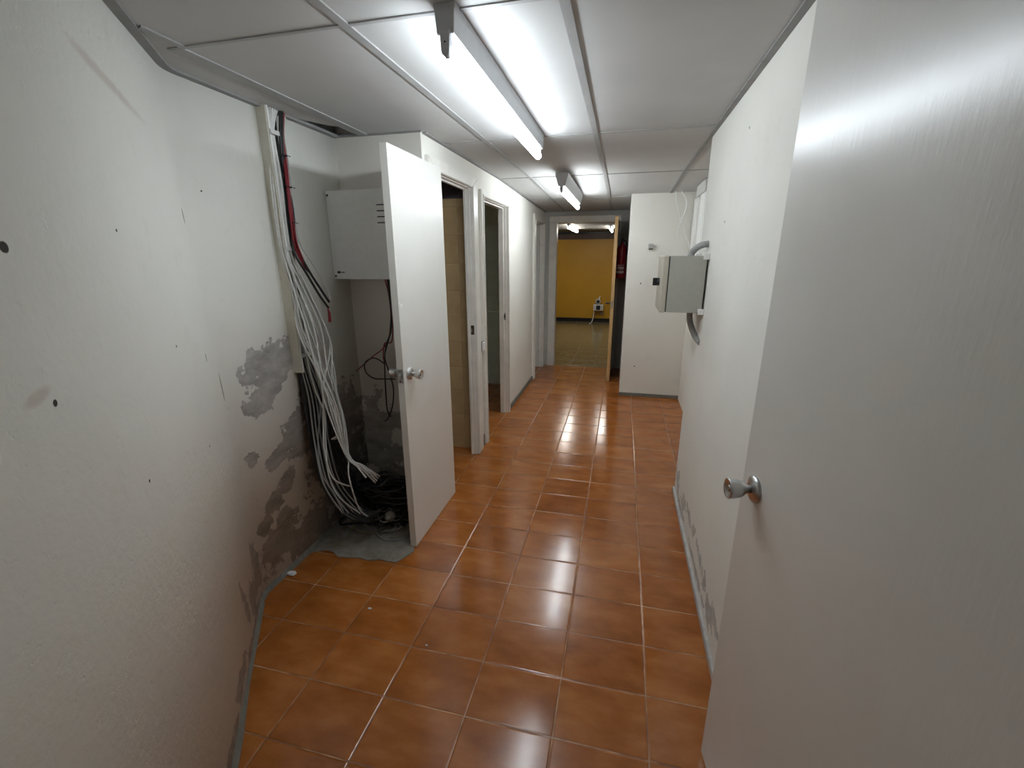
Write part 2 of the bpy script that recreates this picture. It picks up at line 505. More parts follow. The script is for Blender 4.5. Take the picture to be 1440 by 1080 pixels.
bm = new_bm()
WC0, WC1 = -1.105, -1.07
for (y0, y1, z0) in ((2.424, 2.50, 0), (2.50, 3.19, 2.03), (3.19, 3.40, 0), (3.40, 4.22, 2.0), (4.22, 5.55, 0), (5.55, 6.24, 1.98), (6.24, 6.36, 0)):
    box(bm, WC0, WC1, y0, y1, z0, 2.3)
struct('wall_left_far', bm, M_wall, 'white painted wall with three doorways along the left of the corridor')

bm = new_bm()
box(bm, 0.435, 0.80, 0.78, 2.905, 0, 2.3)
box(bm, 0.56, 0.80, -1.3, 0.78, 0, 2.3)
struct('wall_right', bm, M_right, 'white plaster wall on the right with peeling paint near the floor')
bm = new_bm()
box(bm, 0.69, 0.80, 2.905, 6.4, 0, 2.3)
struct('wall_right_recess', bm, M_wall, 'recessed white wall beside the square pillar')
bm = new_bm()
box(bm, 0.045, 0.69, 5.05, 6.36, 0, 2.3, 0.004)
struct('wall_pillar', bm, M_pillar, 'pale square pillar face at the end of the corridor on the right')
bm = new_bm()
EY0, EY1 = 6.34, 6.44
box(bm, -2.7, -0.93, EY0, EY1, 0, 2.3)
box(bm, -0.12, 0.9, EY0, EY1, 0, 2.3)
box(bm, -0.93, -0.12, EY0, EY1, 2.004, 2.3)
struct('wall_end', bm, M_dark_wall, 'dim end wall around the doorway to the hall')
bm = new_bm()
box(bm, -0.2, 0.80, -1.3, -1.18, 0, 2.3)
struct('wall_back', bm, M_wall, 'wall behind the viewer')

# small rooms behind the left doorways
bm = new_bm()
box(bm, -2.6, WC0, 3.27, 3.34, 0, 1.955)
struct('wall_partition', bm, M_beige_tile, 'beige tiled partition inside the first doorway')
bm = new_bm(); box(bm, -2.6, WC0, 3.262, 3.345, 1.955, 2.3)  # near-black block; the darkness above the tiles is painted in
struct('trim_painted_dark', bm, M_painted_dark, 'painted-in darkness above the beige tiles inside the first doorway')
bm = new_bm(); box(bm, -2.7, -2.6, 2.42, 6.36, 0, 2.3)
struct('wall_rooms_side', bm, M_pale_side, 'far side wall of the small rooms')
bm = new_bm(); box(bm, -2.6, WC0, 5.20, 5.26, 0, 2.3)
struct('wall_washroom', bm, M_pale_tile, 'pale green tiled wall inside the second doorway')

# hall beyond
bm = new_bm(); box(bm, -5, 3, 10.95, 11.05, 0, 2.6)
struct('wall_hall', bm, M_yellow, 'ochre yellow wall at the back of the hall')
bm = new_bm(); box(bm, -5.1, -5.0, 6.44, 11.05, 0, 2.6)
struct('wall_hall_left', bm, M_yellow, 'ochre side wall of the hall')
bm = new_bm(); box(bm, 3.0, 3.1, 6.44, 11.05, 0, 2.6)
struct('wall_hall_right', bm, M_yellow, 'ochre other side wall of the hall')
bm = new_bm(); box(bm, -5, 3, 10.93, 10.951, 1.905, 2.015)
struct('trim_band', bm, M_brown, 'dark brown band along the top of the ochre wall')
bm = new_bm(); box(bm, -5, 3, 10.90, 10.951, 2.015, 2.066)
struct('trim_cornice', bm, M_blackband, 'black line under the hall ceiling')
bm = new_bm(); box(bm, -5, 3, 10.92, 10.95, 0, 0.085)
struct('baseboard_hall', bm, M_blackband, 'black skirting at the foot of the ochre wall')
bm = new_bm(); box(bm, -5, 3, 6.4405, 11.05, 2.065, 2.12)
struct('ceiling_hall', bm, M_hceil, 'ceiling of the hall')

# ceiling boards: one quad sheet per bay, with one gap in the nook corner
bm = new_bm()
XS = [-2.7, -1.405, -0.80, -0.185, 0.43, 0.85]
YS = [-1.3, 0.0, 1.33, 2.685, 3.98, 5.18, 6.36]
def slab(poly):
    top = [bm.verts.new((x, y, ceil_z(y) + 0.012)) for x, y in poly]
    bot = [bm.verts.new((x, y, ceil_z(y))) for x, y in poly]
    n = len(poly)
    bm.faces.new(top); bm.faces.new(list(reversed(bot)))
    for i in range(n):
        bm.faces.new((top[i], bot[i], bot[(i + 1) % n], top[(i + 1) % n]))
for i in range(len(XS) - 1):
    for j in range(len(YS) - 1):
        x0, x1, y0, y1 = XS[i], XS[i + 1], YS[j], YS[j + 1]
        if i == 0 and j == 2:
            slab([(x0, y0), (x1, y0), (x1, 2.26), (-1.47, 2.20), (-1.555, 2.04), (-1.60, 2.04), (-1.60, 1.9), (x0, 1.9)])
            slab([(x0, 2.47), (x1, 2.47), (x1, y1), (x0, y1)])
            continue
        slab([(x0, y0), (x1, y0), (x1, y1), (x0, y1)])
ceiling = struct('ceiling', bm, M_ceil, 'suspended ceiling of white boards in a grey metal grid')
bm = new_bm(); box(bm, -2.7, 0.9, -1.3, 6.44, 2.32, 2.36)  # near-black cap added over the boards to block light leaks
struct('ceiling_dark_cap', bm, M_hole, 'near-black cap added above the suspended ceiling to keep the void dark')

def bar_y(x, w, y0, y1, mat=M_bar, name='grid_bar', dz=0.005):
    b = new_bm()
    ys = sorted({y0, y1, *[q for q in (3.98,) if y0 < q < y1]})
    for a, c in zip(ys, ys[1:]):
        vsx = []
        for (yy) in (a, c):
            z = ceil_z(yy)
            vsx.append([b.verts.new((x - w / 2, yy, z + 0.004)), b.verts.new((x + w / 2, yy, z + 0.004)), b.verts.new((x + w / 2, yy, z - dz)), b.verts.new((x - w / 2, yy, z - dz))])
        for k in range(4):
            b.faces.new((vsx[0][k], vsx[0][(k + 1) % 4], vsx[1][(k + 1) % 4], vsx[1][k]))
        b.faces.new(vsx[0]); b.faces.new(list(reversed(vsx[1])))
    return make(name, b, mat, ceiling)
def bar_x(y, w, x0, x1, mat=M_bar, name='grid_bar', dz=0.004):
    z = ceil_z(y)
    return make(name, box(new_bm(), x0, x1, y - w / 2, y + w / 2, z - dz, z + 0.004), mat, ceiling)
bar_y(-1.395, 0.055, 1.33, 2.41)
bar_y(-0.80, 0.028, 0.0, 6.36)
bar_y(-0.185, 0.028, 0.0, 6.36)
bar_y(0.425, 0.024, 2.92, 5.05, M_angle)
bar_y(0.423, 0.024, 0.3, 2.91, M_angle, 'wall_angle', 0.008)
bar_y(-1.058, 0.024, 2.43, 6.34, M_angle, 'wall_angle', 0.008)
for yc, xa, xb in ((0.0, -0.8, 0.43), (1.33, -1.42, 0.43), (2.685, -1.06, 0.43), (3.98, -1.06, 0.69), (5.18, -1.06, 0.045)):
    bar_x(yc, 0.014, xa, xb)
bar_x(6.326, 0.022, -1.06, 0.045, M_angle, 'wall_angle')
bar_x(2.40, 0.018, -1.575, -1.06, M_angle, 'wall_angle', 0.006)
b = new_bm()
for i in range(len(line) - 1):
    pa, pb = line[i], line[i + 1]
    if pb.y > 2.40: pb = Vector((pb.x, 2.40))
    def inn(i_, p): 
        a = line[max(0, i_ - 1)]; c = line[min(len(line) - 1, i_ + 1)]
        t = (c - a).normalized(); return p + Vector((t.y, -t.x)) * 0.030
    qa, qb = inn(i, pa), inn(i + 1, pb)
    prism(b, [(pa.x, pa.y), (pb.x, pb.y), (qb.x, qb.y), (qa.x, qa.y)], 'z', 2.177, 2.190)
make('wall_angle', b, M_angle, ceiling)
# short oblique bar in the corner above the left wall
b = new_bm()
prism(b, [(-1.375, 1.20), (-1.352, 1.19), (-1.352, 1.33), (-1.375, 1.33)], 'z', 2.180, 2.188)
make('grid_bar', b, M_bar, ceiling)

# cement skirtings
b = new_bm()
for i in range(len(line) - 1):
    pa, pb = line[i], line[i + 1]
    def inn2(i_, p, d=0.010):
        a = line[max(0, i_ - 1)]; c = line[min(len(line) - 1, i_ + 1)]
        t = (c - a).normalized(); return p + Vector((t.y, -t.x)) * (d + 0.004 * math.sin(i_ * 2.1))
    qa, qb = inn2(i, pa), inn2(i + 1, pb)
    A = [b.verts.new((pa.x, pa.y, 0.0)), b.verts.new((qa.x, qa.y, 0.0)), b.verts.new((qa.x, qa.y, 0.006)), b.verts.new((pa.x, pa.y, 0.030))]
    B = [b.verts.new((pb.x, pb.y, 0.0)), b.verts.new((qb.x, qb.y, 0.0)), b.verts.new((qb.x, qb.y, 0.006)), b.verts.new((pb.x, pb.y, 0.030))]
    for k in range(4):
        b.faces.new((A[k], A[(k + 1) % 4], B[(k + 1) % 4], B[k]))
struct('baseboard_left', b, M_skirt, 'rough grey cement fillet at the foot of the left wall')
b = new_bm(); box(b, 0.422, 0.436, 0.80, 2.912, 0, 0.034, 0.003)
struct('baseboard_right', b, M_skirtw, 'thin grey cement skirting at the foot of the right wall')
b = new_bm(); box(b, 0.042, 0.69, 5.036, 5.051, 0, 0.04, 0.003)
struct('baseboard_pillar', b, M_skirt, 'thin grey skirting at the foot of the pillar')
b = new_bm(); box(b, -1.071, -1.056, 4.23, 5.49, 0, 0.05, 0.003)
struct('baseboard_left_far', b, M_skirt, 'dark grey skirting below the white wall between second and third doorway')
b = new_bm(); box(b, -1.071, -1.056, 3.295, 3.365, 0, 0.10, 0.003)
struct('baseboard_between', b, M_skirt, 'chipped bit of skirting between the first two doorways')

# ---------------------------------------------------------------- door frames on the left wall
def frame_x(name, y0, y1, ztop, cw_l, cw_r, label, ctop=0.075, depth=0.035):
    """lining and moulded architrave of an opening y0..y1 in the left wall"""
    b = new_bm()
    t = 0.03
    xb = WC1 - depth
    xf = -1.066
    for (a, c) in ((y0 - t, y0), (y1, y1 + t)):
        box(b, xb, xf, a, c, 0, ztop + t, 0.002)
    box(b, xb, xf, y0, y1, ztop, ztop + t, 0.002)
    # door stop, a step inside the lining
    for (a, c) in ((y0, y0 + 0.012), (y1 - 0.012, y1)):
        box(b, xb - 0.004, -1.090, a, c, 0, ztop, 0.002)
    box(b, xb - 0.004, -1.090, y0 + 0.012, y1 - 0.012, ztop - 0.012, ztop, 0.002)
    # architraves: flat board with a raised inner bead
    x1 = -1.046
    def ring(x0, x1_, la, lb, ra, rb, za, zb):
        """mitred surround: la/lb outer and inner left edge, ra/rb inner and outer right edge"""
        for poly in ([(la, 0.0), (lb, 0.0), (lb, za), (la, zb)], [(rb, 0.0), (ra, 0.0), (ra, za), (rb, zb)], [(la, zb), (lb, za), (ra, za), (rb, zb)]):
            bb = new_bm(); prism(bb, poly, 'x', x0, x1_)
            bmesh.ops.recalc_face_normals(bb, faces=bb.faces[:])
            bmesh.ops.bevel(bb, geom=bb.edges[:], offset=0.003, segments=2, affect='EDGES')
            me_ = bpy.data.meshes.new('tmp'); bb.to_mesh(me_); bb.free(); b.from_mesh(me_); bpy.data.meshes.remove(me_)
    ring(-1.072, x1, y0 - cw_l, y0 - 0.006, y1 + 0.006, y1 + cw_r, ztop + 0.006, ztop + ctop)
    ring(x1 - 0.003, x1 + 0.007, y0 - 0.024, y0 - 0.008, y1 + 0.008, y1 + 0.024, ztop + 0.008, ztop + 0.024)
    return struct(name, b, M_frame, label)
fr1 = frame_x('trim_1', 2.548, 3.165, 2.005, 0.105, 0.13, 'white door frame of the first doorway, behind the open white door')
b = new_bm(); box(b, -1.083, -1.058, 3.160, 3.1645, 0.985, 1.055, 0.003)
st = make('strike_plate', b, M_bronze, fr1)
st['label'] = 'dark brown strike plate'
b = new_bm(); box(b, -1.083, -1.072, 3.1585, 3.1605, 1.003, 1.030)
make('strike_lip', b, M_steel, st)
fr2 = frame_x('trim_2', 3.44, 4.185, 1.975, 0.055, 0.055, 'white door frame of the second doorway, the open one showing green tiles', 0.055, 0.062)
b = new_bm(); box(b, -1.100, -1.072, 4.178, 4.1845, 0.955, 1.025, 0.003)
st = make('strike_plate', b, M_steel, fr2)
st['label'] = 'grey steel strike plate'
b = new_bm(); box(b, -1.094, -1.080, 4.1765, 4.179, 0.975, 1.005)
make('latch_hole', b, M_hole, st)
fr3 = frame_x('trim_3', 5.58, 6.20, 1.95, 0.085, 0.09, 'white door frame of the third doorway, last before the end wall', 0.085)

# ---------------------------------------------------------------- doors
def knob(parent, pos, axis, s=1.0, label=None):
    """tulip knob: rose on the door face, neck, flared grip with a dished end"""
    rose = lathe(new_bm(), [(0.0, 0.034 * s), (0.003, 0.034 * s), (0.008, 0.031 * s), (0.011, 0.024 * s), (0.013, 0.013 * s)], pos, axis)
    r = make('knob_rose', rose, M_chrome, parent)
    g = lathe(new_bm(), [(0.010, 0.0105 * s), (0.022, 0.0105 * s), (0.026, 0.014 * s), (0.032, 0.019 * s), (0.040, 0.0225 * s), (0.055, 0.0250 * s), (0.064, 0.0262 * s), (0.0665, 0.0255 * s), (0.066, 0.022 * s), (0.062, 0.018 * s), (0.061, 0.004 * s)], pos, axis)
    k = make('knob', g, M_chrome, parent)
    cyl = lathe(new_bm(), [(0.060, 0.008 * s), (0.064, 0.008 * s), (0.0645, 0.006 * s)], pos, axis, 16)
    make('key_cylinder', cyl, M_steel, k)
    if label:
        k['label'] = label
    return k

b = new_bm(); box(b, -1.056, -1.020, 1.936, 2.546, 0.006, 2.03, 0.0015)
door1 = struct('door_1', b, M_door, 'open white flush door swung flat across the cable nook on the left')
door1['category'] = 'door'
knob(door1, (-1.020, 1.998, 0.985), (1, 0, 0), 1.0, 'brushed chrome knob facing the corridor')
knob(door1, (-1.056, 1.998, 0.985), (-1, 0, 0), 1.0, 'brushed chrome knob on the nook side')
b = new_bm(); box(b, -1.053, -1.023, 1.9335, 1.937, 0.950, 1.022, 0.001)
lp = make('latch_plate', b, M_steel, door1); lp['label'] = 'steel latch plate on the door edge'
b = new_bm(); box(b, -1.045, -1.031, 1.924, 1.935, 0.975, 0.997, 0.003)
make('latch_bolt', b, M_chrome, lp)
b = new_bm()
for zz in (0.960, 1.012):
    lathe(b, [(0, 0.004), (0.0015, 0.004), (0.002, 0.002)], (-1.038, 1.9337, zz), (0, -1, 0), 12)
make('screw', b, M_bronze, lp)
for zz in (0.25, 1.0, 1.78):
    b = new_bm(); tube(b, [(-1.040, 2.549, zz), (-1.040, 2.549, zz + 0.08)], 0.0055, 10, 1)
    make('hinge', b, M_steel, door1)

# near right door, opened back against the right wall
ang = math.radians(8.0)
e0 = Vector((0.342, 1.17, 0)); dv = Vector((math.sin(ang), -math.cos(ang), 0)); nv = Vector((math.cos(ang), math.sin(ang), 0))
b = new_bm()
W = 0.74
cs = [e0, e0 + dv * W, e0 + dv * W + nv * 0.036, e0 + nv * 0.036]
prism(b, [(c.x, c.y) for c in cs], 'z', 0.008, 2.075)
bmesh.ops.bevel(b, geom=b.edges[:], offset=0.0015, segments=2, affect='EDGES')
door2 = struct('door_2', b, M_door, 'large white flush door standing open beside the viewer on the right')
door2['category'] = 'door'
kp = e0 + dv * 0.073; kp.z = 1.0
knob(door2, tuple(kp), tuple(-nv), 1.0, 'brushed chrome knob')
kq = kp + nv * 0.036
knob(door2, tuple(kq), tuple(nv), 0.8)
b = new_bm()
for zz in (0.3, 1.05, 1.80):
    hp = e0 + dv * (W + 0.004) 
    tube(b, [(hp.x, hp.y, zz), (hp.x, hp.y, zz + 0.09)], 0.006, 10, 1)
make('hinge', b, M_steel, door2)

# third doorway: leaf standing open into the room
b = new_bm(); box(b, -1.74, -1.105, 6.150, 6.188, 0.006, 1.945, 0.0015)
door3 = struct('door_3', b, M_door, 'pale door leaf just visible inside the third doorway')
door3['category'] = 'door'
for zz in (0.22, 1.0, 1.68):
    b = new_bm(); tube(b, [(-1.098, 6.182, zz), (-1.098, 6.182, zz + 0.09)], 0.008, 10, 1)
    make('hinge', b, M_frame, door3)

# end door with frame
b = new_bm()
ZT = 1.975
X0, X1 = -0.90, -0.125
for (a, c) in ((X0 - 0.03, X0), (X1, X1 + 0.03)):
    box(b, a, c, EY0 - 0.012, EY1 + 0.012, 0, ZT + 0.03, 0.002)
box(b, X0, X1, EY0 - 0.012, EY1 + 0.012, ZT, ZT + 0.03, 0.002)
box(b, X0 - 0.10, X0 - 0.006, EY0 - 0.026, EY0 + 0.002, 0, ZT + 0.006, 0.002)
box(b, X1 + 0.006, X1 + 0.07, EY0 - 0.026, EY0 + 0.002, 0, ZT + 0.006, 0.002)
box(b, X0 - 0.10, X1 + 0.07, EY0 - 0.026, EY0 + 0.002, ZT + 0.006, ZT + 0.085, 0.004)
struct('trim_4', b, M_frame, 'cream frame of the doorway at the end of the corridor')
b = new_bm(); box(b, -0.118, -0.082, 5.600, 6.318, 0.006, 1.985, 0.001)
door4 = struct('door_4', b, M_veneer, 'dark wooden door with pale edge standing open at the corridor end')
door4['category'] = 'door'
b = new_bm(); box(b, -0.120, -0.080, 5.592, 5.601, 0.006, 1.985, 0.001)
ed = make('edge_lipping', b, M_wood, door4); ed['label'] = 'pale pine lipping'
b = new_bm(); box(b, -0.124, -0.117, 5.640, 5.685, 0.835, 1.055, 0.002)
hp = make('handle_plate', b, M_black, door4)
b = new_bm(); tube(b, [(-0.122, 5.662, 0.985), (-0.165, 5.662, 0.985), (-0.178, 5.672, 0.985), (-0.178, 5.70, 0.984), (-0.178, 5.775, 0.983)], 0.009, 10, 5)
make('lever', b, M_black, hp)
b = new_bm(); box(b, -0.110, -0.090, 5.5895, 5.593, 0.93, 1.02, 0.001)
make('latch_plate', b, M_steel, door4)

# small white plate on the frame between the first two doorways
b = new_bm(); box(b, -1.048, -1.030, 3.300, 3.345, 0.832, 0.900, 0.005, 3)
t = make('wall_plate', b, M_pvcw)
tag(t, 'small white rounded plate on the strip between the first and second doorway', 'plate')
b = new_bm(); box(b, -1.049, -1.044, 3.297, 3.349, 0.829, 0.904, 0.001)  # dark rim painting the shadow edge around the plate
make('shadow_edge', b, M_gasket_shade, t)

# ---------------------------------------------------------------- ceiling lamps
def lamp(loc, y0, y1, zc, wtop, wbot, drop, mat, label, name='ceiling_lamp', group='fluorescent ceiling lamps', r=0.018, sock=0.022):
    """batten housing (tapered), a lamp holder at each end and one bare tube"""
    x = loc
    e = empty(name, (x, (y0 + y1) / 2, zc))
    b = new_bm()
    zb = zc - drop
    prof = [(x - wtop / 2, zc), (x + wtop / 2, zc), (x + wtop / 2 - 0.004, zc - drop * 0.25), (x + wbot / 2, zb), (x - wbot / 2, zb), (x - wtop / 2 + 0.004, zc - drop * 0.25)]
    prism(b, prof, 'y', y0, y1)
    bmesh.ops.bevel(b, geom=b.edges[:], offset=0.002, segments=2, affect='EDGES')
    make('housing', b, M_batten, e)
    zt = zb - 0.034
    for yy, sg in ((y0, 1), (y1, -1)):
        b = new_bm()
        y_a, y_b = (yy - 0.004, yy + 0.016) if sg > 0 else (yy - 0.016, yy + 0.004)
        w = sock / 2
        poly = [(x - w - 0.004, zb + 0.01), (x + w + 0.004, zb + 0.01), (x + w, zb - 0.006)]
        for k in range(9):
            a = math.pi * k / 8
            poly.append((x + math.cos(a) * w, zt - 0.004 - math.sin(a) * (w + 0.003)))
        poly.append((x - w, zb - 0.006))
        prism(b, poly, 'y', y_a, y_b)
        bmesh.ops.bevel(b, geom=b.edges[:], offset=0.0015, segments=1, affect='EDGES')
        h = make('lamp_holder', b, M_batten, e)
        b = new_bm()
        lathe(b, [(0, 0.0025), (0.001, 0.0022)], (x, y_a if sg > 0 else y_b, zb - 0.018), (0, -sg, 0), 10)
        make('screw', b, M_hole, h)
    b = new_bm()
    lathe(b, [(0.0, r * 0.8), (0.004, r), (y1 - y0 - 0.036, r), (y1 - y0 - 0.032, r * 0.8)], (x, y0 + 0.016, zt), (0, 1, 0), 20)
    tb = make('tube', b, mat, e); tb['label'] = 'lit fluorescent tube'
    tag(e, label, 'lamp', group)
    return e
lamp(-0.488, 1.29, 2.66, ceil_z(1.5), 0.062, 0.046, 0.070, M_tube1, 'long lit fluorescent tube lamp on the ceiling, the nearer of the corridor pair')
lamp(-0.492, 3.66, 4.98, ceil_z(4.9), 0.10, 0.05, 0.095, M_tube2, 'smaller-looking lit fluorescent tube lamp on the ceiling towards the end door', r=0.017)
lamp(-0.945, 8.05, 9.55, 2.066, 0.07, 0.05, 0.02, M_tube3, 'lit tube lamp on the hall ceiling seen through the middle of the end doorway', name='ceiling_lamp', group='fluorescent hall lamps', r=0.022)
lamp(-0.258, 8.60, 9.70, 2.066, 0.07, 0.05, 0.02, M_tube3, 'lit tube lamp on the hall ceiling beside the open edge of the dark door', name='ceiling_lamp', group='fluorescent hall lamps', r=0.022)

# ---------------------------------------------------------------- electrical panel in the nook
PY = 2.262
e = empty('electrical_panel', (-1.33, 2.41, 1.43))
b = new_bm(); box(b, -1.573, -1.10, PY + 0.012, 2.411, 1.440, 1.890, 0.002)
make('back_box', b, M_panel, e)
b = new_bm(); box(b, -1.574, -1.098, PY, PY + 0.012, 1.436, 1.894, 0.002)
cv = make('cover', b, M_panel, e)
for k in range(4):
    b = new_bm(); z = 1.817 - k * 0.0295; box(b, -1.276, -1.225, PY - 0.001, PY + 0.002, z - 0.0026, z + 0.0026)
    make('vent_slot', b, M_hole, cv)
for (sx, sz) in ((-1.562, 1.872), (-1.562, 1.452), (-1.112, 1.872), (-1.112, 1.452)):
    b = new_bm(); lathe(b, [(0, 0.0065), (0.002, 0.006), (0.003, 0.002)], (sx, PY, sz), (0, -1, 0), 12)
    make('screw', b, M_bronze, cv)
b = new_bm()
ov = []
for k in range(24):
    a = 2 * math.pi * k / 24
    ov.append((-1.540 + math.cos(a) * 0.011, 1.473 + math.sin(a) * 0.007))
prism(b, ov, 'y', PY - 0.0012, PY + 0.001)
make('badge', b, M_gasket_shade, cv)
b = new_bm(); box(b, -1.526, -1.505, PY - 0.001, PY + 0.001, 1.470, 1.475)
make('badge_bar', b, M_gasket_shade, cv)
tag(e, 'white metal electrical panel high in the nook behind the open door', 'electrical panel')

# ---------------------------------------------------------------- open cable trunking on the left wall
e = empty('cable_trunking', (-1.575, 1.90, 0.99))
b = new_bm()
prof = [(-1.575, 1.842), (-1.527, 1.842), (-1.527, 1.846), (-1.530, 1.850), (-1.5715, 1.850), (-1.5715, 1.955), (-1.575, 1.955)]
prism(b, prof, 'z', 1.000, 2.183)
make('channel', b, M_pvc, e)
b = new_bm(); prism(b, [(-1.5715, 1.852), (-1.569, 1.852), (-1.569, 1.954), (-1.5715, 1.954)], 'z', 1.0, 2.183)
make('channel_back', b, M_gasket_shade, e)
b = new_bm(); prism(b, [(-1.530, 1.850), (-1.524, 1.850), (-1.524, 1.856), (-1.530, 1.856)], 'z', 1.0, 2.183)
make('cover_rail', b, M_pvcw, e)
for z, y1 in ((2.083, 1.905), (1.594, 1.885), (1.085, 1.945)):
    b = new_bm(); box(b, -1.524, -1.519, 1.850, y1, z - 0.009, z + 0.009, 0.001)
    box(b, -1.57, -1.519, y1 - 0.003, y1, z - 0.009, z + 0.009, 0.001)
    c_ = make('retaining_clip', b, M_clip, e)
tag(e, 'tall open cable trunking of cream plastic running up the left wall', 'trunking')

